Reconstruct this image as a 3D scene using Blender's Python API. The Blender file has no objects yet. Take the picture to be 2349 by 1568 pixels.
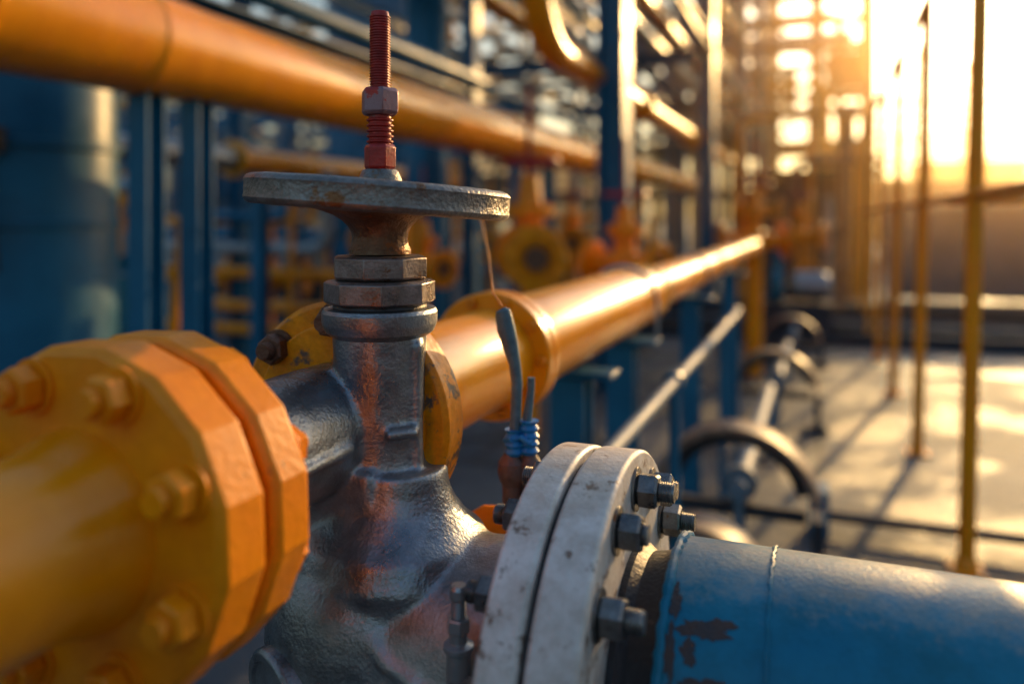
import bpy, bmesh, math, random
from mathutils import Vector, Matrix
random.seed(11)
R = math.radians
scene = bpy.context.scene
ZC = 1.2

# ------------------------------------------------------------------ materials
def mat(name, c1, c2=None, rough=0.4, metal=0.0, nscale=8.0, chip=None, chip_amt=0.0, chip_scale=14.0,
        bump=0.1, bscale=120.0, rvar=0.15, coat=0.0, bdist=0.002, streak=False, grime=0.0, spec=.5, dust=0.0):
    m = bpy.data.materials.new(name); m.use_nodes = True
    nt = m.node_tree; N = nt.nodes; L = nt.links
    b = N["Principled BSDF"]; b.inputs["Specular IOR Level"].default_value = spec
    tc = N.new("ShaderNodeTexCoord"); mp = N.new("ShaderNodeMapping")
    L.new(tc.outputs["Object"], mp.inputs[0])
    if streak: mp.inputs["Scale"].default_value = (1, 1, 0.15)
    n1 = N.new("ShaderNodeTexNoise"); n1.inputs["Scale"].default_value = nscale
    n1.inputs["Detail"].default_value = 6; n1.inputs["Roughness"].default_value = 0.65
    L.new(mp.outputs[0], n1.inputs["Vector"])
    r1 = N.new("ShaderNodeValToRGB")
    r1.color_ramp.elements[0].position = 0.35; r1.color_ramp.elements[1].position = 0.68
    r1.color_ramp.elements[0].color = (*c1, 1); r1.color_ramp.elements[1].color = (*(c2 or c1), 1)
    L.new(n1.outputs[0], r1.inputs[0]); col = r1.outputs[0]
    if grime:
        n4 = N.new("ShaderNodeTexNoise"); n4.inputs["Scale"].default_value = nscale * 2.7; n4.inputs["Detail"].default_value = 9; n4.inputs["Roughness"].default_value = .75
        L.new(tc.outputs["Object"], n4.inputs["Vector"])
        r4 = N.new("ShaderNodeValToRGB"); r4.color_ramp.elements[0].position = .38; r4.color_ramp.elements[1].position = .62
        g0 = 1 - grime; r4.color_ramp.elements[0].color = (g0, g0 * .93, g0 * .86, 1); r4.color_ramp.elements[1].color = (1, 1, 1, 1)
        L.new(n4.outputs[0], r4.inputs[0])
        mg = N.new("ShaderNodeMixRGB"); mg.blend_type = 'MULTIPLY'; mg.inputs[0].default_value = 1
        L.new(col, mg.inputs[1]); L.new(r4.outputs[0], mg.inputs[2]); col = mg.outputs[0]
    if chip:
        n2 = N.new("ShaderNodeTexNoise"); n2.inputs["Scale"].default_value = chip_scale
        n2.inputs["Detail"].default_value = 8; n2.inputs["Roughness"].default_value = 0.7
        L.new(tc.outputs["Object"], n2.inputs["Vector"])
        r2 = N.new("ShaderNodeValToRGB")
        p = 0.72 - chip_amt
        r2.color_ramp.elements[0].position = p; r2.color_ramp.elements[1].position = p + 0.05
        L.new(n2.outputs[0], r2.inputs[0])
        mx = N.new("ShaderNodeMixRGB"); L.new(r2.outputs[0], mx.inputs[0])
        L.new(col, mx.inputs[1]); mx.inputs[2].default_value = (*chip, 1); col = mx.outputs[0]
    if dust:   # dust that has settled on the upward faces
        ge = N.new("ShaderNodeNewGeometry"); sx = N.new("ShaderNodeSeparateXYZ"); L.new(ge.outputs["Normal"], sx.inputs[0])
        nd = N.new("ShaderNodeTexNoise"); nd.inputs["Scale"].default_value = 55; nd.inputs["Detail"].default_value = 8; nd.inputs["Roughness"].default_value = .8
        L.new(tc.outputs["Object"], nd.inputs["Vector"])
        ad = N.new("ShaderNodeMath"); ad.operation = 'MULTIPLY_ADD'; ad.inputs[1].default_value = .55; L.new(nd.outputs[0], ad.inputs[0]); L.new(sx.outputs[2], ad.inputs[2])
        md_ = N.new("ShaderNodeMapRange"); md_.inputs["From Min"].default_value = 1.14; md_.inputs["From Max"].default_value = 1.34; md_.inputs["To Max"].default_value = dust
        L.new(ad.outputs[0], md_.inputs[0])
        mxd = N.new("ShaderNodeMixRGB"); L.new(md_.outputs[0], mxd.inputs[0]); L.new(col, mxd.inputs[1]); mxd.inputs[2].default_value = (.52, .38, .24, 1); col = mxd.outputs[0]
    L.new(col, b.inputs["Base Color"])
    b.inputs["Metallic"].default_value = metal
    mr = N.new("ShaderNodeMapRange")
    mr.inputs["To Min"].default_value = max(0.05, rough - rvar); mr.inputs["To Max"].default_value = min(1, rough + rvar)
    mr.inputs["From Min"].default_value = 0.3; mr.inputs["From Max"].default_value = 0.7
    L.new(n1.outputs[0], mr.inputs[0]); L.new(mr.outputs[0], b.inputs["Roughness"])
    if coat:
        b.inputs["Coat Weight"].default_value = coat; b.inputs["Coat Roughness"].default_value = 0.2
    if bump:
        n3 = N.new("ShaderNodeTexNoise"); n3.inputs["Scale"].default_value = bscale; n3.inputs["Detail"].default_value = 4
        L.new(tc.outputs["Object"], n3.inputs["Vector"])
        bp = N.new("ShaderNodeBump"); bp.inputs["Strength"].default_value = bump; bp.inputs["Distance"].default_value = bdist
        L.new(n3.outputs[0], bp.inputs["Height"]); L.new(bp.outputs[0], b.inputs["Normal"])
    return m

YEL = mat("yellow_paint", (0.98, 0.325, 0.002), (0.93, 0.255, 0.002), 0.36, 0, 9, (0.25, 0.08, 0.02), 0.05, 22, 0.3, 160, grime=.16, spec=.3)
YELC = mat("yellow_paint_chipped", (0.95, 0.32, 0.003), (0.80, 0.22, 0.003), 0.38, 0, 14, (0.13, 0.08, 0.06), 0.18, 17, 0.5, 120, grime=.3, spec=.3)
YELP = mat("yellow_pipe_paint", (0.98, 0.35, 0.002), (0.94, 0.285, 0.002), 0.26, 0, 3, (0.50, 0.15, 0.03), 0.03, 12, 0.18, 200, grime=.12, spec=.45, rvar=.06)
BLU = mat("blue_paint", (0.007, 0.10, 0.19), (0.012, 0.145, 0.26), 0.42, 0, 4, (0.07, 0.08, 0.09), 0.03, 20, 0.2, 90, spec=.32)
BLUP = mat("blue_pipe_paint", (0.003, 0.135, 0.24), (0.008, 0.20, 0.32), 0.38, 0, 7, (0.10, 0.12, 0.13), 0.05, 15, 0.5, 240, bdist=0.001, grime=.2, spec=.3, dust=.5)
CAST = mat("cast_steel", (0.20, 0.22, 0.25), (0.43, 0.45, 0.47), 0.36, 0.8, 9, (0.24, 0.13, 0.07), 0.06, 16, 0.6, 300, bdist=0.0014, grime=.28)
WHEEL = mat("worn_wheel_iron", (0.16, 0.15, 0.15), (0.34, 0.31, 0.28), 0.38, 0.65, 22, (0.19, 0.08, 0.03), 0.12, 26, 0.8, 260, bdist=0.0018, grime=.35)
HUB = mat("rusty_hub_iron", (0.17, 0.09, 0.055), (0.34, 0.20, 0.12), 0.46, 0.6, 24, (0.30, 0.10, 0.03), 0.17, 22, 0.9, 240, bdist=0.002, grime=.3)
NUT = mat("gland_nut_steel", (0.20, 0.16, 0.155), (0.36, 0.30, 0.29), 0.36, 0.7, 30, (0.17, 0.08, 0.04), 0.13, 40, 0.5, 300, bdist=0.001, grime=.3)
BOLT = mat("bolt_steel", (0.13, 0.13, 0.14), (0.30, 0.29, 0.28), 0.32, 0.8, 40, (0.19, 0.09, 0.04), 0.13, 50, 0.4, 300, bdist=0.0008, grime=.3)
RUST = mat("rusty_bolt", (0.12, 0.05, 0.03), (0.20, 0.09, 0.05), 0.45, 0.5, 50, None, 0, 1, 0.6, 250)
RED = mat("red_stem_paint", (0.48, 0.018, 0.012), (0.30, 0.014, 0.012), 0.40, 0.1, 40, (0.13, 0.05, 0.05), 0.12, 60, 0.4, 300, bdist=0.0008, grime=.3)
REDG = mat("worn_red_nut", (0.23, 0.11, 0.12), (0.32, 0.18, 0.19), 0.42, 0.4, 40, (0.40, 0.03, 0.02), 0.14, 50, 0.4, 300, bdist=0.0008)
WHT = mat("white_flange_paint", (0.76, 0.73, 0.69), (0.60, 0.56, 0.51), 0.5, 0, 14, (0.19, 0.12, 0.08), 0.15, 36, 0.6, 200, bdist=0.0012, grime=.28, dust=.4)
BLK = mat("black_primer", (0.018, 0.018, 0.022), (0.045, 0.035, 0.035), 0.5, 0.2, 20, (0.12, 0.08, 0.06), 0.10, 30, 0.6, 200)
PATCH = mat("exposed_rust_primer", (0.03, 0.022, 0.025), (0.08, 0.04, 0.03), 0.6, 0.0, 60, (0.13, 0.06, 0.03), 0.10, 90, 0.7, 300)
HOSE = mat("grey_hose", (0.04, 0.10, 0.14), (0.08, 0.17, 0.22), 0.5, 0, 60, None, 0, 1, 0.6, 400)
TIE = mat("blue_tie_plastic", (0.006, 0.16, 0.45), (0.01, 0.22, 0.55), 0.35, 0, 60, None, 0, 1, 0.4, 200)
BRN = mat("brown_rubber", (0.10, 0.06, 0.05), (0.17, 0.10, 0.08), 0.5, 0, 60, None, 0, 1, 0.5, 200)
GREY = mat("galvanised_steel", (0.25, 0.26, 0.27), (0.38, 0.39, 0.40), 0.34, 0.6, 6, None, 0, 1, 0.2, 60)
MGREY = mat("matte_grey_blue", (0.10, 0.16, 0.22), (0.17, 0.22, 0.27), 0.6, 0, 8, None, 0, 1, 0.2, 60, rvar=.05)
DRK = mat("dark_steel", (0.03, 0.032, 0.04), (0.06, 0.06, 0.07), 0.55, 0.2, 4, None, 0, 1, 0.2, 60, spec=.3)
BRK = mat("rust_brown_cladding", (0.20, 0.08, 0.045), (0.30, 0.13, 0.065), 0.5, 0.1, 3, None, 0, 1, 0.2, 30)
ARCH = mat("weathered_brown_steel", (0.17, 0.10, 0.075), (0.28, 0.18, 0.13), 0.55, 0.0, 8, None, 0, 1, 0.3, 60, grime=.3)
FRM = mat("structure_steel", (0.09, 0.075, 0.07), (0.18, 0.09, 0.05), 0.5, 0.2, 1.5, None, 0, 1, 0.0)
LOUV = mat("louvre_grey", (0.10, 0.13, 0.17), (0.18, 0.20, 0.24), 0.5, 0.2, 2, None, 0, 1, 0.0)
ORG = mat("orange_paint", (0.98, 0.32, 0.003), (0.90, 0.25, 0.002), 0.36, 0, 6, None, 0, 1, 0.1, spec=.4)

# ------------------------------------------------------------------ mesh builder
class B:
    def __init__(s): s.bm = bmesh.new(); s.mi = 0
    def f(s, vs):
        try:
            fc = s.bm.faces.new(vs); fc.material_index = s.mi; return fc
        except ValueError: return None
    def rings(s, rings, cap=True, loop=False):
        vr = [[s.bm.verts.new(p) for p in r] for r in rings]
        n = len(vr[0]); k = len(vr)
        for i in range(k if loop else k - 1):
            a, b = vr[i], vr[(i + 1) % k]
            for j in range(n):
                s.f([a[j], a[(j + 1) % n], b[(j + 1) % n], b[j]])
        if cap and not loop:
            s.f(vr[0][::-1]); s.f(vr[-1])
        return s
    def lathe(s, prof, o, axis=(0, 0, 1), seg=48, a0=0.0, cap=True, loop=False):
        o = Vector(o); q = Vector(axis).normalized().to_track_quat('Z', 'Y')
        rr = []
        for r, z in prof:
            r = max(r, 1e-5)
            rr.append([o + q @ Vector((r * math.cos(a0 + 2 * math.pi * j / seg), r * math.sin(a0 + 2 * math.pi * j / seg), z)) for j in range(seg)])
        return s.rings(rr, cap, loop)
    def cyl(s, p0, p1, r, seg=16):
        p0 = Vector(p0); p1 = Vector(p1)
        return s.lathe([(r, 0), (r, (p1 - p0).length)], p0, p1 - p0, seg)
    def nut(s, o, axis, r, h, seg=6, a0=0.0):
        return s.lathe([(r * .86, 0), (r, h * .12), (r, h * .88), (r * .86, h)], o, axis, seg, a0)
    def tube(s, pts, r, seg=16):
        pts = [Vector(p) for p in pts]; n = len(pts)
        rs = r if isinstance(r, (list, tuple)) else [r] * n
        up = None; rr = []
        for i, p in enumerate(pts):
            t = (pts[min(i + 1, n - 1)] - pts[max(i - 1, 0)]).normalized()
            if up is None:
                up = Vector((0, 0, 1)) if abs(t.z) < .9 else Vector((1, 0, 0))
            up = (up - t * up.dot(t)).normalized(); sd = t.cross(up)
            rr.append([p + rs[i] * (math.cos(2 * math.pi * j / seg) * up + math.sin(2 * math.pi * j / seg) * -sd) for j in range(seg)])
        return s.rings(rr)
    def obox(s, p0, p1, w, h, up=(0, 0, 1)):
        p0 = Vector(p0); p1 = Vector(p1); t = (p1 - p0).normalized(); up = Vector(up)
        if abs(t.dot(up)) > .95: up = Vector((0, 1, 0))
        sd = t.cross(up).normalized(); u = sd.cross(t)
        rr = [[p + sd * a * w / 2 + u * b * h / 2 for a, b in ((-1, -1), (1, -1), (1, 1), (-1, 1))] for p in (p0, p1)]
        return s.rings(rr)
    def box(s, c, d):
        c = Vector(c)
        return s.obox(c - Vector((0, 0, d[2] / 2)), c + Vector((0, 0, d[2] / 2)), d[0], d[1])
    def ibeam(s, p0, p1, w, h, t=None, up=(0, 0, 1)):
        t = t or w * .12
        p0 = Vector(p0); p1 = Vector(p1); d = (p1 - p0).normalized(); u = Vector(up)
        if abs(d.dot(u)) > .95: u = Vector((0, 1, 0))
        sd = d.cross(u).normalized(); u = sd.cross(d)
        o = u * (h / 2 - t / 2)
        s.obox(p0 + o, p1 + o, w, t, u); s.obox(p0 - o, p1 - o, w, t, u)
        s.obox(p0, p1, t, h - 2 * t - .0005, u)
        return s
    def done(s, name, mats, parent=None, bevel=0, smooth=True, ang=25, seg=2):
        bmesh.ops.recalc_face_normals(s.bm, faces=s.bm.faces)
        me = bpy.data.meshes.new(name); s.bm.to_mesh(me); s.bm.free()
        for m in (mats if isinstance(mats, (list, tuple)) else [mats]): me.materials.append(m)
        if smooth:
            for p in me.polygons: p.use_smooth = True
            me.set_sharp_from_angle(angle=R(ang))
        o = bpy.data.objects.new(name, me); scene.collection.objects.link(o)
        if parent:
            o.parent = parent; o.matrix_parent_inverse = Matrix.Translation(-parent.location)
        if bevel:
            md = o.modifiers.new("bevel", "BEVEL"); md.width = bevel; md.segments = seg
            md.limit_method = 'ANGLE'; md.angle_limit = R(28)
        return o

def group(name, loc=(0, 0, 0)):
    e = bpy.data.objects.new(name, None); e.location = loc; e.empty_display_size = .1
    scene.collection.objects.link(e); return e

def arc(c, r, a0, a1, n, u, v):
    c = Vector(c); u = Vector(u); v = Vector(v)
    return [c + r * (math.cos(R(a0 + (a1 - a0) * i / n)) * u + math.sin(R(a0 + (a1 - a0) * i / n)) * v) for i in range(n + 1)]

def flange_prof(ri, ro, t, c=.004):
    return [(ri, 0), (ro - c, 0), (ro, c), (ro, t - c), (ro - c, t), (ri, t)]

def thread(r, z0, z1, pitch, depth):
    pr = [(r - depth, z0)]; z = z0
    while z + pitch <= z1 + 1e-6:
        pr += [(r - depth, z + pitch * .15), (r, z + pitch * .4), (r, z + pitch * .6), (r - depth, z + pitch * .85)]
        z += pitch
    pr.append((r - depth, z1)); return pr

def bolt(b, o, axis, r, h, stub=.01, mi_head=0, mi_w=0):
    a = Vector(axis).normalized(); o = Vector(o)
    b.mi = mi_w; b.lathe([(r * 1.22, 0), (r * 1.22, r * .16)], o, a, 24)
    b.mi = mi_head; b.nut(o + a * r * .16, a, r, h, 6, random.uniform(0, 1))
    if stub: b.lathe(thread(r * .58, 0, stub, r * .13, r * .06), o + a * (r * .16 + h), a, 16)

# ------------------------------------------------------------------ main yellow pipeline
PX, PZ = -0.468, ZC - 0.211
gp = group("yellow_gas_pipeline", (PX, 0.5, 0))
b = B(); b.lathe([(.060, 0), (.060, 2.93), (.063, 2.945), (.068, 2.958), (.070, 2.970)], (PX, -2.572, PZ), (0, 1, 0), 96)
b.done("pipe_near", YELP, gp)
for nm, y0, t, m, sg in (("flange_outer", .395, .045, YEL, 16), ("flange_inner", .4485, .0405, YEL, 16)):
    b = B(); b.lathe(flange_prof(.03, .126, t, .005), (PX, y0, PZ), (0, 1, 0), sg, R(9))
    b.done(nm, m, gp, .0015, ang=20)
b = B(); b.lathe([(.10, 0), (.10, .009)], (PX, .4395, PZ), (0, 1, 0), 48); b.done("gasket", BLK, gp)
b = B()
for i in range(8):
    a = R(22.5 + 45 * i)
    p = Vector((PX + .102 * math.cos(a), .395, PZ + .102 * math.sin(a)))
    bolt(b, p, (0, -1, 0), .0165, .017, .008)
    bolt(b, p + Vector((0, .094, 0)), (0, 1, 0), .0155, .015, .008)
b.done("flange_bolts", YEL, gp, .0008)
# rear flange against valve
b = B(); b.lathe(flange_prof(.03, .125, .042, .005), (PX, .712, PZ), (0, 1, 0), 72)
b.lathe([(.085, 0), (.105, .002), (.106, .010), (.100, .014), (.082, .03), (.074, .06)], (PX, .754, PZ), (0, 1, 0), 72)
b.lathe([(.099, -.004), (.101, -.003), (.101, .002), (.099, .003)], (PX, .711, PZ), (0, 1, 0), 72)
b.done("flange_valve_side", YELC, gp, .001)
b = B()
for i in range(1, 8):
    a = R(45 * i + 2)
    p = Vector((PX + .104 * math.cos(a), .712, PZ + .104 * math.sin(a)))
    bolt(b, p, (0, -1, 0), .0165, .016, .010)
b.done("rusted_bolts", RUST, gp, .0008)
b = B(); b.lathe([(.073, 0), (.073, .36)], (PX, .80, PZ), (0, 1, 0), 96)
b.lathe(flange_prof(.05, .098, .024, .003), (PX, 1.115, PZ), (0, 1, 0), 72)
b.lathe(flange_prof(.05, .098, .024, .003), (PX, 1.143, PZ), (0, 1, 0), 72)
b.lathe([(.073, 0), (.080, .03), (.080, 1.02), (.084, 1.022), (.084, 1.045), (.080, 1.047), (.063, 1.075), (.063, 5.0)], (PX, 1.16, PZ), (0, 1, 0), 96)
b.tube([(PX, 6.15, PZ)] + arc((PX, 6.2, PZ - .16), .16, 90, 0, 10, (0, 1, 0), (0, 0, 1)) + [(PX, 6.36, 0)], .063, 32)
b.done("pipe_far", YELP, gp)
b = B()
for i in range(10):
    a = R(36 * i)
    p = Vector((PX + .086 * math.cos(a), 1.115, PZ + .086 * math.sin(a)))
    b.nut(p, (0, -1, 0), .008, .009); b.nut(p + Vector((0, .052, 0)), (0, 1, 0), .008, .009)
b.done("small_flange_bolts", YELC, gp)
# supports
for y in (1.55, 2.0, 3.15, 4.6):
    s_ = group("pipe_support", (PX, y, 0))
    b = B(); b.ibeam((PX, y, .012), (PX, y, PZ - .11), .07, .07, .008, (0, 1, 0)); b.box((PX, y, .006), (.16, .16, .012))
    b.box((PX, y, PZ - .1), (.18, .08, .012))
    b.done("post", BLU, s_, .002)
    if y > 1.6:
        b = B()
        rr0 = .0875 if y < 2.2 else .069
        b.tube([(PX - rr0, y, PZ - .1)] + arc((PX, y, PZ), rr0, 180, 0, 16, (1, 0, 0), (0, 0, 1)) + [(PX + rr0, y, PZ - .1)], .005, 8)
        b.done("u_bolt", GREY, s_)

# ------------------------------------------------------------------ gate valve
VX, VY = -0.4125, 0.70
gv = group("gate_valve", (VX, VY, ZC - .4))
def H(h): return ZC + h
b = B()
b.lathe([(.047, 0), (.046, .06), (.045, .13), (.047, .150), (.051, .168), (.058, .183), (.070, .198), (.084, .212), (.090, .235), (.085, .27)], (VX, VY, H(-.1)), (0, 0, -1), 48)   # bonnet column
b.lathe([(.047, 0), (.050, .018), (.057, .035), (.070, .052), (.086, .066), (.095, .09), (.090, .12)], (VX + .022, VY, H(-.245)), (0, 0, -1), 48)
b.cyl((PX, .486, PZ), (PX, .735, PZ), .062, 64)                        # inlet neck
b.lathe([(.070, 0), (.070, .01), (.062, .03)], (PX, .488, PZ), (0, 1, 0), 48)
b.box((VX - .012, VY + .0, H(-.25)), (.075, .07, .2))
b.box((VX - .03, VY - .005, H(-.30)), (.10, .10, .12))
# bulb
bulb = [(.112 * math.sin(R(t)) ** .8, -.120 * math.cos(R(t))) for t in range(0, 181, 9)]
b.lathe(bulb, (VX, VY, H(-.410)), (0, 0, 1), 48)
b.lathe([(.098, 0), (.098, .06), (.100, .12), (.108, .18)], (VX, VY, H(-.407)), (1, 0, 0), 64)   # outlet neck
# parting ridge + ribs
b.obox((PX + .062, .49, PZ - .003), (PX + .060, .64, PZ - .003), .014, .009)
b.obox((VX + .048, VY - .008, H(-.12)), (VX + .048, VY - .008, H(-.25)), .008, .012, (0, 1, 0))
b.obox((VX + .03, VY - .04, H(-.205)), (VX + .052, VY - .018, H(-.205)), .012, .009)
b.tube([(VX + .03, VY - .088, H(-.36)), (VX + .06, VY - .095, H(-.385)), (VX + .10, VY - .098, H(-.40)), (VX + .16, VY - .100, H(-.405))], .007, 10)
o = b.done("body", CAST, gv, 0)
md = o.modifiers.new("remesh", "REMESH"); md.mode = 'VOXEL'; md.voxel_size = .0028; md.use_smooth_shade = True
md = o.modifiers.new("smooth", "SMOOTH"); md.iterations = 14; md.factor = .5
tx = bpy.data.textures.new("casting_lumps", 'CLOUDS'); tx.noise_scale = .035; tx.noise_depth = 2
md = o.modifiers.new("lumps", "DISPLACE"); md.texture = tx; md.strength = .0028; md.mid_level = .5; md.texture_coords = 'LOCAL'
# raised boss on the bulb
dv = Vector((-.45, -.88, -.12)).normalized(); c0 = Vector((VX, VY, H(-.43)))
b = B(); b.lathe([(.05, 0), (.05, .028), (.047, .032), (.040, .032), (.038, .029), (.0, .029)], c0 + dv * .085, dv, 56)
b.lathe([(.012, 0), (.012, .004), (0, .004)], c0 + dv * .113, dv, 6)
b.done("bulb_boss", CAST, gv, .001)
# collar, ring, nuts
b = B(); b.lathe([(.046, -.012), (.054, -.006), (.0565, 0), (.0575, .003), (.0575, .013), (.0555, .0165), (.03, .0165)], (VX, VY, H(-.1065)), (0, 0, 1), 72)
b.done("bonnet_collar", CAST, gv)
b = B(); b.lathe([(.046, 0), (.047, .002), (.046, .005)], (VX, VY, H(-.0905)), (0, 0, 1), 48); b.done("gasket_ring", BLK, gv)
b = B(); b.lathe([(.050, 0), (.0555, .003), (.0555, .022), (.051, .0245)], (VX, VY, H(-.0860)), (0, 0, 1), 8, R(32)); b.done("bonnet_nut", NUT, gv, .0009)
b = B(); b.lathe([(.044, 0), (.0485, .003), (.0485, .0215), (.0445, .0238)], (VX, VY, H(-.0612)), (0, 0, 1), 8, R(12)); b.done("gland_nut", NUT, gv, .0009)
# hand wheel (slightly tilted on its spindle)
wt = Vector((math.sin(R(4.2)) * .933, math.sin(R(4.2)) * .36, 1)).normalized()
b = B()
b.lathe([(.031, -.036), (.031, -.032), (.0285, -.027), (.0275, -.020), (.0285, -.014), (.032, -.008), (.038, -.002), (.046, .003), (.058, .0075), (.066, .010), (.066, .018), (.0, .022)], (VX, VY, H(0)), (0, 0, 1), 64)
b.done("wheel_hub", HUB, gv)
b = B()
wc = Vector((VX, VY, H(.0205)))
rim = []
for i in range(28):
    a = 2 * math.pi * i / 28
    ca, sa = math.cos(a), math.sin(a)
    e = .62
    rad_ = .1175 + .0150 * (abs(ca) ** e) * (1 if ca > 0 else -1)
    if ca > .8 and abs(sa) < .3: rad_ -= .0014
    rim.append((rad_, .0145 * (abs(sa) ** e) * (1 if sa > 0 else -1)))
b.lathe(rim, wc, wt, 128, loop=True)
q = wt.to_track_quat('Z', 'Y')
for i in range(5):
    a = 2 * math.pi * i / 5 + .35
    dr = q @ Vector((math.cos(a), math.sin(a), 0)); tg = wt.cross(dr)
    secs = []
    for r_, w, zt, zb in ((.02, .03, .010, -.014), (.05, .027, .008, -.012), (.075, .023, .006, -.010), (.106, .026, .008, -.008)):
        c = wc + dr * r_
        secs.append([c + tg * w * x + wt * (zt if y > 0 else zb) * k for x, y, k in ((-.5, -1, .6), (-.25, -1, 1), (.25, -1, 1), (.5, -1, .6), (.5, 1, .6), (.25, 1, 1), (-.25, 1, 1), (-.5, 1, .6))])
    b.rings(secs)
o = b.done("wheel_rim", WHEEL, gv, 0, ang=40)
tx2 = bpy.data.textures.new("forging_lumps", 'CLOUDS'); tx2.noise_scale = .018; tx2.noise_depth = 2
md = o.modifiers.new("lumps", "DISPLACE"); md.texture = tx2; md.strength = .0018; md.mid_level = .5; md.texture_coords = 'LOCAL'
b = B(); b.lathe([(.024, 0), (.0215, .012), (.0185, .019), (.0165, .021)], (VX, VY, H(.0275)), (0, 0, 1), 40); b.done("hub_cap", WHEEL, gv)
b = B(); b.nut((VX, VY, H(.0478)), (0, 0, 1), .0160, .0262, 6, R(20)); b.done("red_nut", RED, gv, .0008)
b = B(); b.lathe(thread(.0135, 0, .0295, .0054, .0024), (VX, VY, H(.0738)), (0, 0, 1), 32); b.done("coarse_thread", RED, gv)
b = B(); b.nut((VX, VY, H(.103)), (0, 0, 1), .0196, .027, 6, R(8)); b.done("lock_nut", REDG, gv, .0008)
b = B(); b.lathe(thread(.0106, 0, .074, .0027, .0014) + [(.0085, .077)], (VX, VY, H(.130)), (0, 0, 1), 28); b.done("threaded_stem", RED, gv, ang=50)

# outlet flanges
BZ = H(-.407)
b = B(); b.lathe(flange_prof(.10, .194, .033, .003), (-.233, VY, BZ), (1, 0, 0), 128); b.done("outlet_flange_a", WHT, gv, .001)
b = B(); b.lathe(flange_prof(.10, .194, .040, .003), (-.195, VY, BZ), (1, 0, 0), 128); b.done("outlet_flange_b", WHT, gv, .001)
b = B(); b.lathe([(.185, 0), (.185, .006)], (-.2005, VY, BZ), (1, 0, 0), 96); b.done("outlet_gasket", BLK, gv)
b = B()
for i in range(14):
    a = 2 * math.pi * (i + .35) / 14
    p = Vector((-.155, VY + .163 * math.cos(a), BZ + .163 * math.sin(a)))
    bolt(b, p, (1, 0, 0), .0160, .019, .014 if i % 2 else .005)
    bolt(b, p + Vector((-.078, 0, 0)), (-1, 0, 0), .0150, .016, .010)
b.done("outlet_bolts", BOLT, gv, .0007)
# bleed fitting
bx, by = -.272, .585
b = B()
b.lathe([(.013, 0), (.013, .016), (.0115, .018)], (bx, by, H(-.40)), (0, 0, 1), 6)
b.lathe([(.010, .018), (.010, .05), (.0125, .052), (.0125, .056), (.007, .058), (.007, .066)], (bx, by, H(-.40)), (0, 0, 1), 24)
b.nut((bx, by, H(-.334)), (0, 0, 1), .0098, .012); b.lathe(thread(.0062, 0, .014, .002, .0008), (bx, by, H(-.322)), (0, 0, 1), 20)
b.lathe([(.0062, 0), (.0075, .002), (.0075, .009), (.006, .012), (.004, .012)], (bx, by, H(-.308)), (0, 0, 1), 24)
b.cyl((bx, by, H(-.392)), (bx - .01, VY - .08, H(-.400)), .010, 20)
b.done("bleed_fitting", GREY, gv, .0005)

# ------------------------------------------------------------------ blue outlet pipe
bp_ = group("blue_outlet_pipe", (0, VY, 0))
b = B(); b.lathe([(.112, 0), (.112, .006), (.106, .014), (.108, .026), (.117, .042)], (-.155, VY, BZ), (1, 0, 0), 96); b.done("weld_neck", BLK, bp_)
pts = [(-.1135 + .02 * i, VY, BZ) for i in range(13)]
pts += arc((.14, VY, BZ - .42), .42, 90, 0, 24, (1, 0, 0), (0, 0, 1)) + [(.56, VY, .0)]
b = B(); b.tube(pts, .123, 96); b.done("pipe", BLUP, bp_)
b = B()
for x, rr in ((-.1135, .0035), (-.036, .0014)):
    ring = []
    for i in range(160):
        a = 2 * math.pi * i / 160; r_ = .1235
        ring.append((x + random.uniform(-.0008, .0008), VY + r_ * math.cos(a), BZ + r_ * math.sin(a)))
    secs = []
    for i, c in enumerate(ring):
        a = 2 * math.pi * i / 160; rad = Vector((0, math.cos(a), math.sin(a))); k = rr * random.uniform(.8, 1.2)
        secs.append([Vector(c) + k * (math.cos(2 * math.pi * j / 8) * rad + math.sin(2 * math.pi * j / 8) * Vector((1.2, 0, 0))) for j in range(8)])
    b.rings(secs, loop=True)
b.done("weld_bead", BLUP, bp_)
# worn, smeared paint patches (thin paint skins following the pipe)
def patch(b, xc, ac, rx, ra, r=.1236, n=60, seed=0):
    rnd = random.Random(seed); ph = [rnd.uniform(0, 6.28) for _ in range(7)]
    def P(t, k):
        e = 1 + .16 * math.sin(2 * t + ph[0]) + .14 * math.sin(3 * t + ph[1]) + .12 * math.sin(5 * t + ph[2]) + .09 * math.sin(9 * t + ph[3]) + .08 * math.sin(14 * t + ph[4]) + .06 * math.sin(23 * t + ph[5])
        x = xc + rx * k * e * math.cos(t); a = R(ac + ra * k * e * math.sin(t))
        return b.bm.verts.new((x, VY - r * math.cos(a), BZ + r * math.sin(a)))
    c = P(0, 0); prev = None; rows = [[P(2 * math.pi * i / n, k) for i in range(n)] for k in (.33, .66, 1)]
    for i in range(n):
        b.f([c, rows[0][i], rows[0][(i + 1) % n]])
        for q_ in range(2): b.f([rows[q_][i], rows[q_ + 1][i], rows[q_ + 1][(i + 1) % n], rows[q_][(i + 1) % n]])
b = B()
for sd_, (xc, ac, rx, ra) in enumerate(((-.083, 49, .016, 3.6), (-.068, 52, .008, 2.2), (-.092, 41, .006, 4), (-.080, 30, .020, 3.4), (-.061, 28, .006, 2.4), (-.098, 27, .008, 4), (-.106, 58, .004, 7), (-.106, 15, .005, 9), (-.106, 40, .004, 9))):
    patch(b, xc, ac, rx, ra, r=.12355 + .0001 * sd_, seed=sd_ + 3)
b.done("worn_patches", PATCH, bp_)

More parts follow.
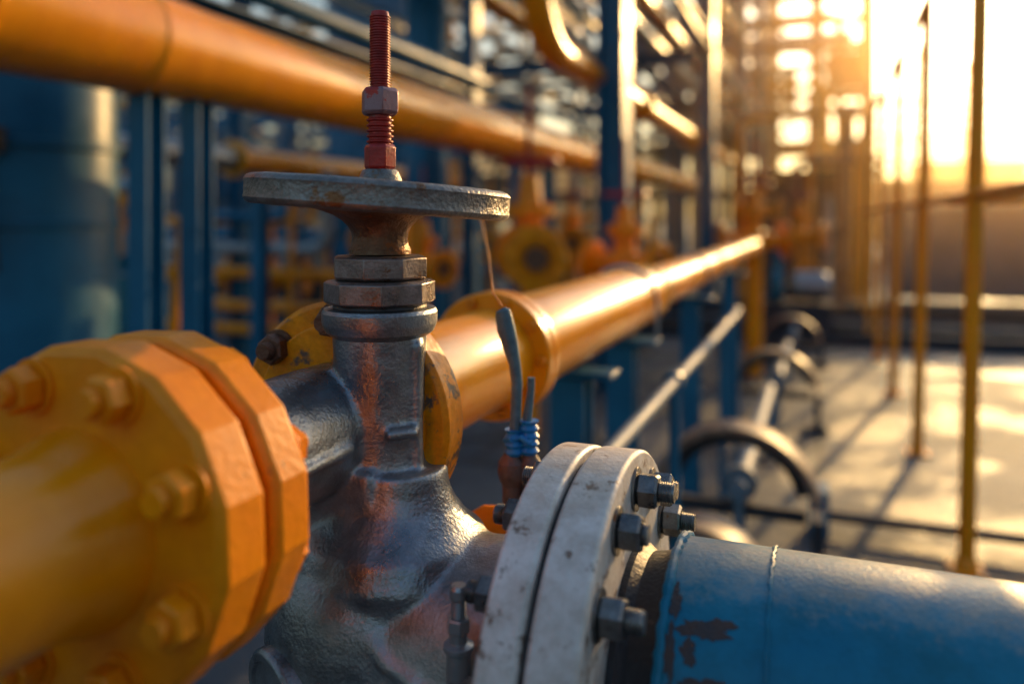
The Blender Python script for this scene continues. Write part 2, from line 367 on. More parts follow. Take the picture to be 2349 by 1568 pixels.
# ------------------------------------------------------------------ hose with ties
hs = group("sampling_hose", (-.32, .84, .8))
b = B()
b.tube([(-.334, .835, H(-.102)), (-.333, .835, H(-.104)), (-.3325, .836, H(-.110)), (-.330, .837, H(-.125)), (-.326, .839, H(-.143)), (-.321, .841, H(-.165)), (-.3185, .8415, H(-.187)), (-.3195, .841, H(-.21)), (-.321, .841, H(-.245))],
       [.004, .008, .0095, .0105, .0092, .0068, .0062, .0062, .0062], 20)
b.tube([(-.3035, .847, H(-.180)), (-.304, .847, H(-.195)), (-.307, .846, H(-.22)), (-.310, .845, H(-.25))], [.0042, .0042, .0052, .006], 16)
b.done("hose", HOSE, hs)
b = B()
for x, y, z0, n in ((-.321, .840, -.238, 4), (-.3055, .845, -.228, 5)):
    b.lathe([(.0085 if i % 2 else .0115, -.0042 * i) for i in range(2 * n)], (x, y, H(z0)), (0, 0, 1), 24)
b.tube([(-.312, .833, H(-.244)), (-.302, .834, H(-.25)), (-.298, .845, H(-.246)), (-.31, .853, H(-.25)), (-.327, .85, H(-.246)), (-.331, .838, H(-.251)), (-.32, .83, H(-.247))], .0035, 8)
b.done("blue_ties", TIE, hs)
b = B()
for x, y, s_ in ((-.3245, .841, 1), (-.305, .847, .85)):
    b.lathe([(.007 * s_, 0), (.010 * s_, -.006), (.0155 * s_, -.014), (.0165 * s_, -.024), (.014 * s_, -.034), (.011 * s_, -.040), (.0105, -.075)], (x, y, H(-.262)), (0, 0, 1), 28)
b.done("rubber_boots", BRN, hs)
b = B(); b.tube([(-.46, .86, H(-.42)), (-.41, .86, H(-.385)), (-.36, .852, H(-.35)), (-.30, .845, H(-.343)), (-.26, .84, H(-.35)), (-.25, .84, H(-.40)), (-.25, .84, .0)], .017, 20)
b.done("sample_line", YEL, hs)
b = B(); b.tube([(-.334, .836, H(-.10)), (-.36, .87, H(-.088)), (-.42, 1.0, H(-.05)), (-.50, 1.16, H(.0))], .0012, 8); b.done("tag_wire", YEL, hs)

# ------------------------------------------------------------------ safety railing
rl = group("safety_railing", (.465, 3, 0))
b = B()
ys = [1.63 - 1.45, 1.63] + [3.08 + 1.45 * i for i in range(12)]
TZ = 2.30
for y in ys:
    b.cyl((.465, y, 0), (.515, y, TZ), .027, 16)
    b.box((.465, y, .006), (.11, .11, .012))
    b.lathe([(.038, 0), (.033, .03), (.027, .04)], (.465, y, .0125), (0, 0, 1), 14)
b.tube([(.515, -1.3, TZ), (.515, 19.1, TZ)], .024, 16)
b.tube([(.493, -1.3, 1.28), (.493, 19.1, 1.28)], .018, 14)
b.done("posts_and_rails", ORG, rl)
b = B(); b.cyl((.52, 3.9, 1.275), (4.6, 3.9, 1.36), .022, 12); b.obox((1.0, 3.93, 1.22), (4.6, 3.93, 1.28), .02, .11)
b.cyl((4.6, 3.9, 0), (4.6, 3.9, 1.38), .024, 12)
b.done("return_rail", ORG, rl)

# ------------------------------------------------------------------ overhead yellow pipe
op = group("overhead_yellow_pipe", (-2, 5, 0))
b = B(); b.lathe([(.172, 0), (.172, 1.48), (.175, 1.485), (.175, 1.50), (.172, 1.505), (.171, 1.75), (.168, 1.85), (.168, 2.02), (.171, 2.025), (.171, 2.04), (.166, 2.045), (.155, 2.3), (.152, 5.2), (.155, 5.205), (.155, 5.215), (.150, 5.22), (.148, 14.5)], (-2.0, -.15, 1.755), (0, 1, 0), 64)
b.done("pipe", YELP, op)
b = B()
for y in (1.95, 2.17, 6.0, 9.5, 12.8): b.ibeam((-2.0, y, 0), (-2.0, y, 1.60), .08, .08, .01, (0, 1, 0))
b.done("support_posts", BLU, op, .002)
e2 = group("elevated_yellow_pipe", (-1.5, 10, 0))
b = B()
b.tube([(-1.5, 4.2, 6), (-1.5, 4.2, 2.75)] + arc((-1.5, 4.68, 2.69), .48, 180, 270, 14, (0, 1, 0), (0, 0, 1)) + [(-1.5, 24, 2.21)], .09, 32)
for y in (7, 10.1, 13): b.lathe(flange_prof(.05, .14, .05), (-1.5, y, 2.21), (0, 1, 0), 24)
b.done("pipe", YELP, e2)
e3 = group("blue_overhead_pipe", (-2.4, 3, 0))
b = B(); b.cyl((-2.4, -.5, 2.23), (-2.4, 5.6, 2.23), .055, 32); b.cyl((-2.62, -.5, 2.30), (-2.62, 11, 2.30), .045, 24)
b.ibeam((-2.5, -.5, 2.08), (-2.5, 5.3, 2.08), .22, .10, .012)
b.done("pipe", BLU, e3)
e4 = group("grey_yellow_pipe", (-4, 4, 0))
b = B(); b.mi = 0; b.cyl((-4, .3, 1.63), (-4, 4.7, 1.63), .085, 32); b.mi = 1; b.cyl((-4, 4.705, 1.63), (-4, 8.6, 1.63), .088, 32)
b.mi = 1; b.lathe(flange_prof(.05, .14, .05), (-4, 4.68, 1.63), (0, 1, 0), 24)
b.mi = 2
for y in (1.2, 5, 8.3): b.ibeam((-4, y, 0), (-4, y, 1.54), .1, .1, .01, (0, 1, 0))
b.done("pipe", [GREY, YELP, BLU], e4)

# vertical blue vessels
def vessel(x, y, r, h, bands, mt=BLU):
    g = group("blue_vessel", (x, y, 0)); b = B()
    pr = [(r, 0), (r, h)] + [(r * math.cos(R(t)), h + r * .4 * math.sin(R(t))) for t in range(10, 91, 10)]
    b.lathe(pr, (x, y, 0), (0, 0, 1), 72)
    for z in bands: b.lathe([(r * .98, 0), (r * 1.035, .004), (r * 1.035, .030), (r * .98, .034)], (x, y, z), (0, 0, 1), 72)
    b.done("shell", mt, g)
    b = B(); b.box((x + r * .66, y - r * .82, bands[0] + .02), (.10, .06, .09)); b.cyl((x + r * .66, y - r * .85, bands[0]), (x + r * .78, y - r * .80, bands[0] - .45), .006, 8)
    b.cyl((x + r * .66, y - r * .85, bands[0]), (x + r * .70, y - r * .86, bands[0] - .48), .006, 8)
    b.done("bracket", BLK, g, .003)
vessel(-3.0, 2.27, .36, 3.6, (1.46, 1.16, .5))
vessel(-3.22, 6.26, .19, 5.0, (1.9, 1.0))
vessel(-7.2, 12, .8, 6.0, (2.0, 4.0))

# ------------------------------------------------------------------ pipe rack
pr_ = group("steel_pipe_rack", (-2, 10, 0))
b = B()
cols = {-1.35: .24, -2.45: .13, -4.6: .15}
for y in (5.5, 10.5, 15.5, 20.5, 25.5):
    for x, w in cols.items(): b.ibeam((x, y, 0), (x, y, 8), w, w * .8, .014, (1, 0, 0))
    for z in (3.3, 4.5, 5.8, 7.2): b.ibeam((-4.6, y, z), (-1.47, y, z), .12, .18, .012)
for x in cols:
    for z in (3.45, 4.65, 5.95): b.ibeam((x, 5.6, z), (x, 25.4, z), .1, .15, .012)
for y in (5.5, 15.5):
    b.obox((-4.6, y, 3.4), (-2.45, y, 4.4), .05, .05); b.obox((-2.45, y, 4.6), (-4.6, y, 5.7), .05, .05)
    b.obox((-4.6, y + 5, 4.4), (-4.6, y, 3.4), .05, .05)
b.done("frame", BLU, pr_, 0)
b = B()
for i, (x, z, r) in enumerate(((-1.75, 3.55, .08), (-2.1, 3.55, .1), (-2.9, 3.5, .06), (-3.3, 3.55, .12), (-3.9, 3.5, .07), (-2.8, 4.75, .13), (-2.2, 6.1, .14))):
    b.mi = i % 3; b.cyl((x, 4.5, z), (x, 26, z), r, 20)
b.done("rack_pipes", [YELP, GREY, BLU], pr_)

# ------------------------------------------------------------------ process structures
def structure(name, xs, ys, zs, cw, mt, panel, pmt, pip=8, rails=.35):
    g = group(name, (sum(xs) / len(xs), ys[0], 0)); b = B(); top = zs[-1]
    for x in xs:
        for y in ys: b.ibeam((x, y, 0), (x, y, top * random.choice((1, 1, .8))), cw, cw, cw * .12, (0, 1, 0))
    for z in zs:
        for y in ys: b.ibeam((xs[0], y, z - .02), (xs[-1], y, z - .02), cw * .7, cw, cw * .1)
        for x in xs: b.ibeam((x, ys[0], z), (x, ys[-1], z), cw * .7, cw, cw * .1)
    for i in range(len(xs) - 1):
        for k in range(len(zs) - 1):
            rnd = random.random()
            if rnd < .25: b.obox((xs[i], ys[0], zs[k]), (xs[i + 1], ys[0], zs[k + 1]), cw * .35, cw * .35)
            elif rnd < .4: b.obox((xs[i + 1], ys[-1], zs[k]), (xs[i], ys[-1], zs[k + 1]), cw * .35, cw * .35)
            if random.random() < rails:
                for hh in (.35, .6):
                    b.obox((xs[i], ys[0] - .1, zs[k] + hh), (xs[i + 1], ys[0] - .1, zs[k] + hh), .04, .04)
                for t in (.33, .66):
                    xx = xs[i] + (xs[i + 1] - xs[i]) * t; b.obox((xx, ys[0] - .1, zs[k]), (xx, ys[0] - .1, zs[k] + .6), .04, .04)
    b.done("frame", mt, g, 0, smooth=False)
    b = B()
    for i in range(len(xs) - 1):
        for k in range(len(zs) - 1):
            if random.random() < panel:
                y = random.choice(ys) + .1
                fx = random.choice((1, 1, .6)); fz = random.choice((1, .5, .7))
                x0, x1 = xs[i] + cw * .6, xs[i] + (xs[i + 1] - xs[i]) * fx - cw * .6
                z0, z1 = zs[k] + cw * .6, zs[k] + (zs[k + 1] - zs[k]) * fz - cw * .6
                nst = 7
                for s_ in range(nst):   # corrugated strips
                    xa = x0 + (x1 - x0) * s_ / nst; xb = x0 + (x1 - x0) * (s_ + .8) / nst
                    b.box(((xa + xb) / 2, y + (s_ % 2) * .02, (z0 + z1) / 2), (xb - xa, .03, z1 - z0))
                b.box(((x0 + x1) / 2, y + .06, (z0 + z1) / 2), (x1 - x0, .02, z1 - z0))
    b.done("cladding", pmt, g, 0, smooth=False)
    b = B()
    for i in range(pip):
        b.mi = i % 3
        x = random.uniform(xs[0], xs[-1]); y = random.choice(ys) + random.uniform(-.4, .4); r = random.uniform(.05, .16)
        z1 = random.uniform(top * .4, top)
        if random.random() < .5: b.cyl((x, y, 0), (x, y, z1), r, 14)
        else:
            x2 = random.uniform(xs[0], xs[-1]); b.tube([(x, y, 0), (x, y, z1 - .3), (x + .1 * (1 if x2 > x else -1), y, z1 - .1), (x + .3 * (1 if x2 > x else -1), y, z1), (x2, y, z1)], r, 12)
    for i in range(pip // 2):
        b.mi = random.choice((0, 1, 2)); x = random.uniform(xs[0] + .5, xs[-1] - .5); z = random.choice(zs[:-1]); y = sum(ys) / len(ys); r = random.uniform(.25, .5)
        b.lathe([(r * .3, 0), (r, .12), (r, .8), (r * .3, .95)], (x, y, z + .1), (0, 0, 1), 24)
    b.done("piping", [ORG, GREY, BLU], g)
    return g
lin = lambda a, b_, n: [a + (b_ - a) * i / (n - 1) for i in range(n)]
structure("process_tower", lin(-5.0, 1.25, 6), [23, 26], [0, 1.9, 3.2, 4.5, 5.8, 7.2, 8.6, 10], .24, FRM, .30, BRK, 12)
structure("process_tower", [-11.5, -9.8, -8.9, -7.1, -5.6], [20, 24], [0, 1.7, 2.9, 4.6, 5.6, 7.2, 8.2], .2, FRM, .2, DRK, 10)
structure("process_tower", [-24, -22, -20.5, -17.6, -16.4, -14, -12.5], [19, 23], [0, 1.9, 3.6, 4.8, 7.0], .2, BLU, .10, DRK, 12)
structure("process_tower", [-15, -12.6, -11.5, -8.6, -7], [11.5, 13], [0, 1.35, 3.2], .13, BLU, .0, BLU, 10, 0)

# lattice truss bridging the yard
g = group("lattice_truss", (-8, 9.4, 0)); b = B()
for y in (9.2, 9.8):
    b.obox((-13, y, 2.05), (-3.4, y, 2.05), .08, .08); b.obox((-13, y, 2.62), (-3.4, y, 2.62), .08, .08)
    n = 15
    for i in range(n):
        x0 = -13 + 9.6 * i / n; x1 = -13 + 9.6 * (i + 1) / n
        b.obox((x0, y, 2.07 if i % 2 else 2.60), (x1, y, 2.60 if i % 2 else 2.07), .045, .045)
for x in (-12.8, -8.2, -3.5):
    for y in (9.2, 9.8): b.ibeam((x, y, 0), (x, y, 2.01), .12, .12, .012, (0, 1, 0))
b.done("truss", BLU, g, smooth=False)

# low building at the centre right
bd = group("rust_brown_shed", (0, 14, 0))
b = B(); b.box((-.1, 15.5, .95), (1.7, 3, 1.9)); b.done("walls", BRK, bd, .01)
b = B(); b.box((-.1, 15.4, 1.94), (2.0, 3.4, .07)); b.box((.35, 13.985, .75), (.5, .03, 1.5)); b.box((-.45, 13.985, 1.1), (.5, .03, .5))
for i in range(14): b.box((-.9 + .125 * i, 13.99, .95), (.03, .02, 1.85))
b.done("roof_and_door", DRK, bd)
b = B(); b.lathe([(.12, 0), (.12, .9), (.22, .92), (.24, 1.0), (.1, 1.15)], (.45, 14.6, 1.97), (0, 0, 1), 20); b.done("vent_cowl", BRK, bd)
# pipe bundles in front of the shed
g = group("riser_pipe_bundle", (-.3, 12, 0)); b = B()
for i, (x, y, z1, r) in enumerate(((-1.05, 11.6, 2.6, .05), (-.85, 12.2, 1.7, .04), (-.35, 11.9, 2.0, .06), (-.12, 12.4, 3.0, .045), (.12, 11.8, 1.5, .05), (.32, 12.3, 2.3, .06))):
    b.mi = i % 3
    b.tube([(x, y, 0), (x, y, z1 - .2), (x + .06, y, z1 - .06), (x + .2, y, z1), (x + 1.1, y, z1)] if i % 2 == 0 and x < 0 else [(x, y, 0), (x, y, z1)], r, 12)
    for z in (.5, 1.1): b.lathe(flange_prof(r * .6, r * 2, .05, .004), (x, y, z), (0, 0, 1), 20)
b.done("risers", [ORG, GREY, BRK], g)

# louvred screens right
def louvre(x0, x1, y, z1, dz=.11):
    g = group("louvred_screen", ((x0 + x1) / 2, y, 0)); b = B(); z = .1
    while z < z1:
        b.obox((x0, y, z), (x1, y, z), .015, dz * 1.15, (0, -.35, 1)); z += dz
    n = int((x1 - x0) / 1.1) + 1
    for i in range(n + 1): b.box((x0 + (x1 - x0) * i / n, y - .07, z1 / 2), (.06, .05, z1 + .08))
    b.done("louvres", LOUV, g, smooth=False)
louvre(.95, 9.5, 13.0, 1.38)
louvre(1.5, 16, 24, 2.3, .22)
# distant lattice masts and wires on the right
for x, y, h in ((3.2, 30, 7), (5.3, 33, 8), (8.2, 31, 6.5), (6.9, 45, 9)):
    g = group("lattice_mast", (x, y, 0)); b = B(); w = .45
    for sx in (-1, 1):
        for sy in (-1, 1): b.obox((x + sx * w, y + sy * w, 0), (x + sx * .08, y + sy * .08, h), .06, .06)
    n = 9
    for i in range(n):
        a0 = w * (1 - i / n) + .08 * i / n; a1 = w * (1 - (i + 1) / n) + .08 * (i + 1) / n; z0, z1 = h * i / n, h * (i + 1) / n
        for sy in (-1, 1):
            b.obox((x - a0, y + sy * a0, z0), (x + a1, y + sy * a1, z1), .035, .035)
            b.obox((x + a0, y + sy * a0, z0), (x - a1, y + sy * a1, z1), .035, .035)
    for z in (h * .55, h * .75, h * .93): b.obox((x - .9, y, z), (x + .9, y, z), .05, .05)
    b.done("lattice", FRM, g, smooth=False)
g = group("overhead_wires", (8, 30, 4)); b = B()
for i, z in enumerate((2.9, 3.3, 3.7, 4.1, 4.6, 5.1)):
    b.tube([(1.6 + t * 1.5, 29 + i * .2, z - .12 * math.sin(math.pi * (t % 4) / 4)) for t in range(0, 14)], .035, 6)
b.done("wires", DRK, g)
g = group("distant_plant_buildings", (10, 60, 0)); b = B()
for x, w, h, d in ((3.5, 4, 3.6, 5), (9, 6, 4.6, 6), (17, 8, 3.8, 6), (26, 7, 6.5, 8), (-30, 12, 9, 8), (-44, 14, 7, 8), (-16, 8, 6, 6)):
    b.box((x, 60, h / 2), (w, d, h)); b.box((x, 60, h + .1), (w + .4, d + .4, .2))
    for k in range(int(w)): b.box((x - w / 2 + .5 + k, 60 - d / 2, h * .6), (.5, .1, h * .25))
b.done("blocks", FRM, g, smooth=False)

# ------------------------------------------------------------------ mid-ground valves and equipment
def line_valve(x, y, z, s=1.0, facing=(-.2, -1, 0), mt=YEL, rod=True):
    g = group("yellow_line_valve", (x, y, 0)); f = Vector(facing).normalized(); c = Vector((x, y, z)); b = B()
    b.lathe([(.08 * s, -.28 * s), (.08 * s, -.1 * s), (.12 * s, -.05 * s), (.12 * s, .05 * s), (.08 * s, .1 * s), (.08 * s, .28 * s)], c, f, 32)
    for t in (-.30, .26): b.lathe(flange_prof(.055 * s, .165 * s, .04 * s), c + f * t * s, f, 40)
    b.lathe([(.10 * s, 0), (.08 * s, .12 * s), (.08 * s, .2 * s), (.13 * s, .205 * s), (.13 * s, .26 * s), (.07 * s, .27 * s), (.05 * s, .42 * s)], c, (0, 0, 1), 32)
    b.lathe([(.085 * s, 0), (.095 * s, .012 * s), (.105 * s, 0)], c + f * .300 * s, f, 32)
    b.cyl(c - Vector((0, 0, z)), c, .05 * s, 20)
    b.done("body", mt, g)
    b = B(); b.lathe([(.060 * s, 0), (.060 * s, .004), (0, .004)], c + f * .300 * s, f, 32); b.done("dark_bore_disc", RUST, g)  # dark disc on the closed flange end, colour stands in for the bore's shade
    b = B()
    for t, dr in ((-.30, -1), (.30, 1)):
        u = f.cross(Vector((0, 0, 1)))
        for i in range(8):
            a = 2 * math.pi * i / 8; b.nut(c + f * t * s + (u * math.cos(a) + Vector((0, 0, 1)) * math.sin(a)) * .135 * s, f * dr, .016 * s, .025 * s)
    for i in range(8):
        a = 2 * math.pi * i / 8; b.nut(c + Vector((.11 * s * math.cos(a), .11 * s * math.sin(a), .26 * s)), (0, 0, 1), .017 * s, .025 * s)
    b.done("bolts", YELC, g)
    b = B(); b.lathe([(.15 * s + .015 * s * math.cos(t * math.pi / 4), .015 * s * math.sin(t * math.pi / 4)) for t in range(8)], c + Vector((0, 0, .5 * s)), (0, 0, 1), 40, loop=True)
    for i in range(4):
        a = math.pi * i / 2 + .4; b.cyl(c + Vector((0, 0, .5 * s)), c + Vector((.15 * s * math.cos(a), .15 * s * math.sin(a), .5 * s)), .009 * s, 8)
    b.cyl(c + Vector((0, 0, .4 * s)), c + Vector((0, 0, .9 * s)), .013 * s, 10)
    b.done("handwheel", RED if rod else mt, g)
line_valve(-1.50, 4.15, .99, 1.05, (.5, -1, 0))
line_valve(-1.1, 4.75, .92, .85, (1, -.4, 0))
line_valve(-.55, 7.4, 1.0, 1.0, (-1, -.3, 0))
line_valve(-.2, 9.4, 1.0, .9, (1, -.3, 0))
line_valve(-2.9, 8.2, .8, 1.1, (-1, -.2, 0))
line_valve(-5.2, 6.6, .6, 1.3, (-1, -.2, 0))
line_valve(-5.6, 9.5, .9, 1.3, (-.2, -1, 0))
line_valve(-.75, 11, 1.3, 1.0, (1, -.3, 0))
line_valve(-1.9, 6.3, 1.0, .8, (.3, -1, 0))
line_valve(-2.6, 5.0, .85, .8, (1, -.5, 0))

# pump with motor
def pump(x, y, s=1.0):
    g = group("electric_pump", (x, y, 0)); b = B()
    b.mi = 0; b.lathe([(.05, 0), (.13, .02), (.13, .30), (.11, .34), (.05, .36)], (x, y, .55 * s), (1, .2, 0), 28)
    for i in range(9): b.lathe([(.14, 0), (.14, .008)], Vector((x, y, .55 * s)) + Vector((1, .2, 0)).normalized() * (.05 + .028 * i), (1, .2, 0), 28)
    b.mi = 1; b.lathe([(.04, 0), (.16, .02), (.16, .10), (.05, .13)], (x - .2, y - .04, .55 * s), (1, .2, 0), 28)
    b.cyl((x - .13, y, .55 * s), (x - .13, y, .95 * s), .045, 16)
    b.mi = 2; b.box((x + .05, y, .2 * s), (.62, .3, .38 * s)); b.box((x + .05, y, .02), (.8, .45, .04))
    b.done("unit", [GREY, BLUP, DRK], g)
pump(-.25, 8.2); pump(-1.9, 7.0); pump(-6.2, 8.4, 1.2); pump(-3.2, 10.4, 1.1)

# yard clutter on the left: racks of yellow / blue stanchions and low pipes
for k, (x0, y0) in enumerate(((-4.6, 5.3), (-6.5, 7.5), (-8.5, 9.5), (-3.4, 9.2), (-10.5, 12))):
    g = group("low_pipe_manifold", (x0, y0, 0)); b = B()
    L_ = 3.2
    for i in range(5):
        b.mi = (0, 3, 0, 2, 1)[(i + k) % 5]; z = .25 + .24 * i + random.uniform(-.05, .05)
        xa = x0 - L_ / 2 + random.uniform(0, 1.2); xb = x0 + L_ / 2 - random.uniform(0, 1.2); yy = y0 + .04 * i
        b.tube([(xa, yy, z), (xb, yy, z), (xb + .08, yy, z + .03), (xb + .11, yy, z + .11), (xb + .11, yy, z + random.uniform(.3, .9))], random.uniform(.035, .07), 14)
    b.mi = 1
    for i in range(4):
        xx = x0 - L_ / 2 + .2 + i * .9 + random.uniform(-.2, .2); b.ibeam((xx, y0 + .25, 0), (xx, y0 + .25, random.uniform(1.1, 1.7)), .07, .07, .008, (0, 1, 0))
        b.mi = 0; b.cyl((xx + .25, y0 - .15, 0), (xx + .25, y0 - .15, random.uniform(.7, 1.7)), .025, 10); b.mi = 1
    b.done("pipes", [YEL, BLU, GREY, ORG], g)
g = group("yellow_marker_post", (-2.2, 4.0, 0)); b = B(); b.cyl((-2.2, 4.0, 0), (-2.2, 4.0, 1.22), .022, 12); b.lathe([(.04, 0), (.035, .05)], (-2.2, 4.0, 0.001), (0, 0, 1), 12); b.done("post", YEL, g)
g = group("yellow_marker_post", (-2.35, 2.55, 0)); b = B(); b.cyl((-2.45, 2.45, 0), (-2.38, 2.5, 1.2), .018, 12); b.lathe([(.035, 0), (.03, .05)], (-2.45, 2.45, 0.001), (0, 0, 1), 12); b.done("post", YEL, g)
for (x, y) in ((-3.9, 3.4), (-5.8, 5.2)):
    g = group("blue_storage_drum", (x, y, 0)); b = B(); b.lathe([(.28, 0), (.29, .02), (.28, .03), (.28, .29), (.295, .30), (.28, .31), (.28, .59), (.295, .60), (.28, .61), (.28, .87), (.29, .88), (.27, .88), (.27, .86), (0, .86)], (x, y, 0), (0, 0, 1), 40); b.done("drum", BLUP, g)

# low grey rail with blue clamps
g = group("low_guide_pipe", (-.35, 3, 0)); b = B(); b.mi = 0; b.cyl((-.35, 1.35, .78), (-.34, 3.7, .78), .015, 16)
b.mi = 1
for y in (2.05, 3.15, 3.66):
    b.lathe([(.024, 0), (.026, .004), (.026, .036), (.024, .04)], (-.35, y, .78), (0, 1, 0), 20); b.cyl((-.35, y + .02, 0), (-.35, y + .02, .76), .014, 10)
b.done("pipe", [MGREY, BLU], g)

# arched pipe saddles on the ground with a shaft between them
def saddle(x, y, r, zc, sh=1.6):
    g = group("arched_pipe_saddle", (x, y, 0)); b = B()
    def arch(r0, r1, y0, y1, a0, a1, zz=0):
        secs = []
        for i in range(33):
            a = R(a0 + (a1 - a0) * i / 32); u = Vector((math.cos(a), 0, math.sin(a))); c = Vector((x, 0, zc + zz))
            secs.append([c + u * r1 + Vector((0, y0, 0)), c + u * r1 + Vector((0, y1, 0)), c + u * r0 + Vector((0, y1, 0)), c + u * r0 + Vector((0, y0, 0))])
        b.rings(secs)
    zb = zc + r * .20
    b.mi = 0; arch(r, r + .020, y - .065, y + .065, 8, 172)
    b.mi = 1; arch(r * .80, r * .965, y + .02, y + .035, 12, 168)
    for sx in (-1, 1):
        b.box((x + sx * (r + .01), y, zb * .42), (.035, .12, zb * .84)); b.box((x + sx * r, y, .012), (.14, .24, .024)); b.nut((x + sx * (r + .04), y - .08, .024), (0, 0, 1), .016, .018)
    b.obox((x - r * .9, y + .028, zc - .02), (x + r * .9, y + .028, zc - .02), .03, .04)
    b.mi = 2; b.cyl((x + .01, y - .02, zc + .05), (x + .01, y + sh, zc + .03), .030, 20)
    b.lathe([(.055, 0), (.055, .03), (.042, .035)], (x + .01, y + .056, zc + .05), (0, 1, 0), 24)
    b.cyl((x + .01, y + sh - .1, 0), (x + .01, y + sh - .1, zc + .03), .025, 14)
    b.cyl((x + .01, y + .03, 0), (x + .01, y + .03, zc + .03), .022, 14)
    b.done("saddle", [ARCH, DRK, MGREY], g)
saddle(-.25, 2.62, .236, .29, 1.7); saddle(-.24, 4.85, .22, .20); saddle(-.30, 2.10, .17, .23, .35); saddle(-.22, 7.0, .22, .15)

# ground pipe crossing
g = group("ground_conduit", (.5, 3.24, 0)); b = B(); b.mi = 0; b.cyl((.02, 3.26, .07), (6, 3.26, .07), .020, 16); b.cyl((.02, 3.33, .05), (6, 3.33, .05), .012, 12)
b.mi = 1; b.box((-.0, 3.28, .085), (.07, .14, .17)); b.box((2.2, 3.28, .05), (.07, .14, .10))
b.done("conduit", [DRK, BLU], g)

# ------------------------------------------------------------------ ground
gm = bpy.data.materials.new("wet_concrete"); gm.use_nodes = True
nt = gm.node_tree; N = nt.nodes; L = nt.links; pb = N["Principled BSDF"]
tc = N.new("ShaderNodeTexCoord")
def noise(sc, det=6, ro=.6):
    n = N.new("ShaderNodeTexNoise"); n.inputs["Scale"].default_value = sc; n.inputs["Detail"].default_value = det; n.inputs["Roughness"].default_value = ro
    L.new(tc.outputs["Object"], n.inputs["Vector"]); return n
def ramp(src, p0, c0, p1, c1):
    r = N.new("ShaderNodeValToRGB"); e = r.color_ramp.elements
    e[0].position = p0; e[0].color = (*c0, 1); e[1].position = p1; e[1].color = (*c1, 1); L.new(src, r.inputs[0]); return r
n1 = noise(1.3, 9, .7); n2 = noise(1.6, 9, .65); n3 = noise(22, 8, .7)
c = ramp(n1.outputs[0], .35, (.04, .055, .075), .7, (.13, .14, .155))
wet = ramp(n2.outputs[0], .48, (0, 0, 0), .58, (1, 1, 1))
mx = N.new("ShaderNodeMixRGB"); L.new(wet.outputs[0], mx.inputs[0]); L.new(c.outputs[0], mx.inputs[1]); mx.inputs[2].default_value = (.02, .032, .05, 1)
br = N.new("ShaderNodeTexBrick"); br.inputs["Scale"].default_value = 1.0; br.inputs["Brick Width"].default_value = 1.6; br.inputs["Row Height"].default_value = 1.2
br.inputs["Mortar Size"].default_value = .012; br.inputs["Color1"].default_value = (1, 1, 1, 1); br.inputs["Color2"].default_value = (.7, .7, .7, 1); br.inputs["Mortar"].default_value = (.2, .2, .2, 1)
L.new(tc.outputs["Object"], br.inputs["Vector"])
m2 = N.new("ShaderNodeMixRGB"); m2.blend_type = 'MULTIPLY'; m2.inputs[0].default_value = 1; L.new(mx.outputs[0], m2.inputs[1]); L.new(br.outputs[0], m2.inputs[2])
L.new(m2.outputs[0], pb.inputs["Base Color"])
rr_ = ramp(n2.outputs[0], .48, (.62,) * 3, .58, (.28,) * 3); L.new(rr_.outputs[0], pb.inputs["Roughness"])
pb.inputs["Specular IOR Level"].default_value = .26
bp = N.new("ShaderNodeBump"); bp.inputs["Strength"].default_value = .6; bp.inputs["Distance"].default_value = .02
L.new(n3.outputs[0], bp.inputs["Height"]); L.new(bp.outputs[0], pb.inputs["Normal"])
b = B(); S = 600
b.f([b.bm.verts.new(p) for p in ((-S, -S, 0), (S, -S, 0), (S, S, 0), (-S, S, 0))])
b.done("ground", gm, None, smooth=False)
# steel tracks at the back right
g = group("steel_track", (3, 8.5, 0)); b = B()
for y in (8.2, 8.9, 10.3, 11.0): b.ibeam((-3, y, .06), (14, y, .06), .07, .11, .014)
b.done("rails", DRK, g)

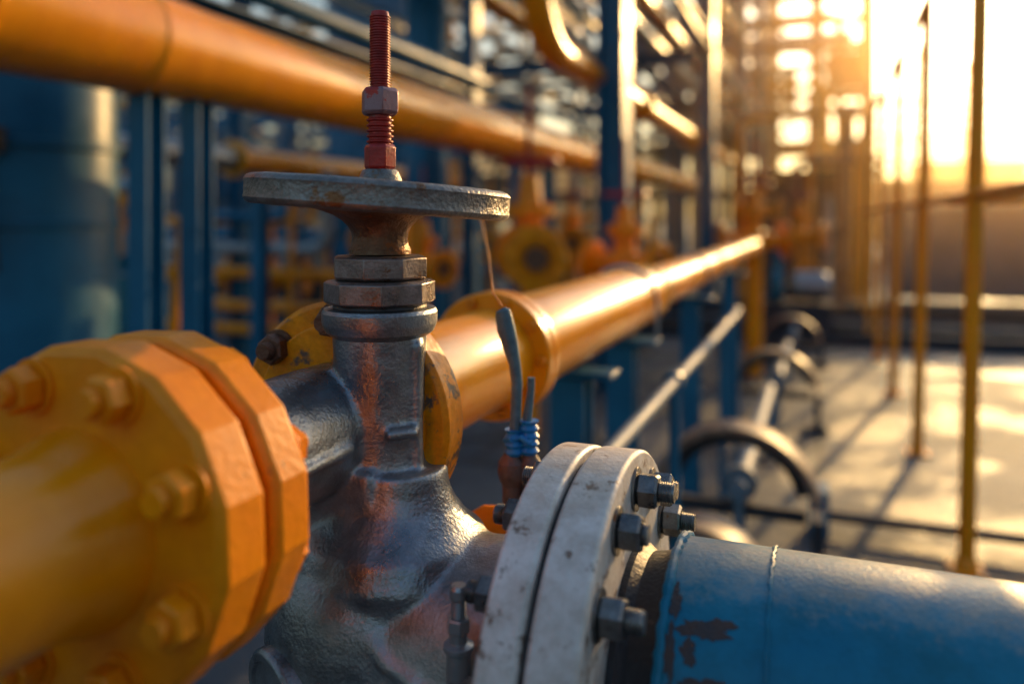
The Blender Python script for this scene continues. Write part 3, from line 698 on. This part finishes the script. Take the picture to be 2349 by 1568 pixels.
# evening haze over the yard: a real, thin scattering volume
hm = bpy.data.materials.new("evening_haze"); hm.use_nodes = True
nt = hm.node_tree; nt.nodes.remove(nt.nodes["Principled BSDF"])
vs = nt.nodes.new("ShaderNodeVolumeScatter"); vs.inputs["Density"].default_value = .014; vs.inputs["Anisotropy"].default_value = .82
vs.inputs["Color"].default_value = (1, .64, .30, 1)
nt.links.new(vs.outputs[0], nt.nodes["Material Output"].inputs["Volume"])
b = B(); b.box((0, 48, 3.55), (90, 80, 7.0)); b.done("haze", hm, None, smooth=False)

# ------------------------------------------------------------------ light
AZ, EL = R(14), R(13)
w = bpy.data.worlds.new("World"); scene.world = w; w.use_nodes = True
nt = w.node_tree; bg = nt.nodes["Background"]; sky = nt.nodes.new("ShaderNodeTexSky")
sky.sky_type = 'NISHITA'; sky.sun_disc = False; sky.sun_elevation = EL; sky.sun_rotation = AZ
sky.air_density = 1.6; sky.dust_density = 5.5; sky.ozone_density = 4.0
nt.links.new(sky.outputs[0], bg.inputs[0]); bg.inputs[1].default_value = .29
sd = bpy.data.lights.new("sun", 'SUN'); sd.energy = 5; sd.angle = R(.5); sd.color = (1, .54, .18)
so = bpy.data.objects.new("sun", sd); scene.collection.objects.link(so)
dirv = Vector((math.sin(AZ) * math.cos(EL), math.cos(AZ) * math.cos(EL), math.sin(EL)))
so.rotation_euler = dirv.to_track_quat('Z', 'Y').to_euler(); so.location = dirv * 50

# ------------------------------------------------------------------ camera
cd = bpy.data.cameras.new("camera"); cam = bpy.data.objects.new("camera", cd); scene.collection.objects.link(cam)
cam.location = (0, 0, ZC); cam.rotation_euler = (R(90), 0, R(21.1))
cd.lens = 28; cd.sensor_width = 36; cd.shift_y = -.1209; cd.clip_start = .01; cd.clip_end = 2000
cd.dof.use_dof = True; cd.dof.focus_distance = .76; cd.dof.aperture_fstop = 1.8; cd.dof.aperture_blades = 0
scene.camera = cam
scene.view_settings.view_transform = 'Standard'; scene.view_settings.look = 'None'; scene.view_settings.exposure = 0
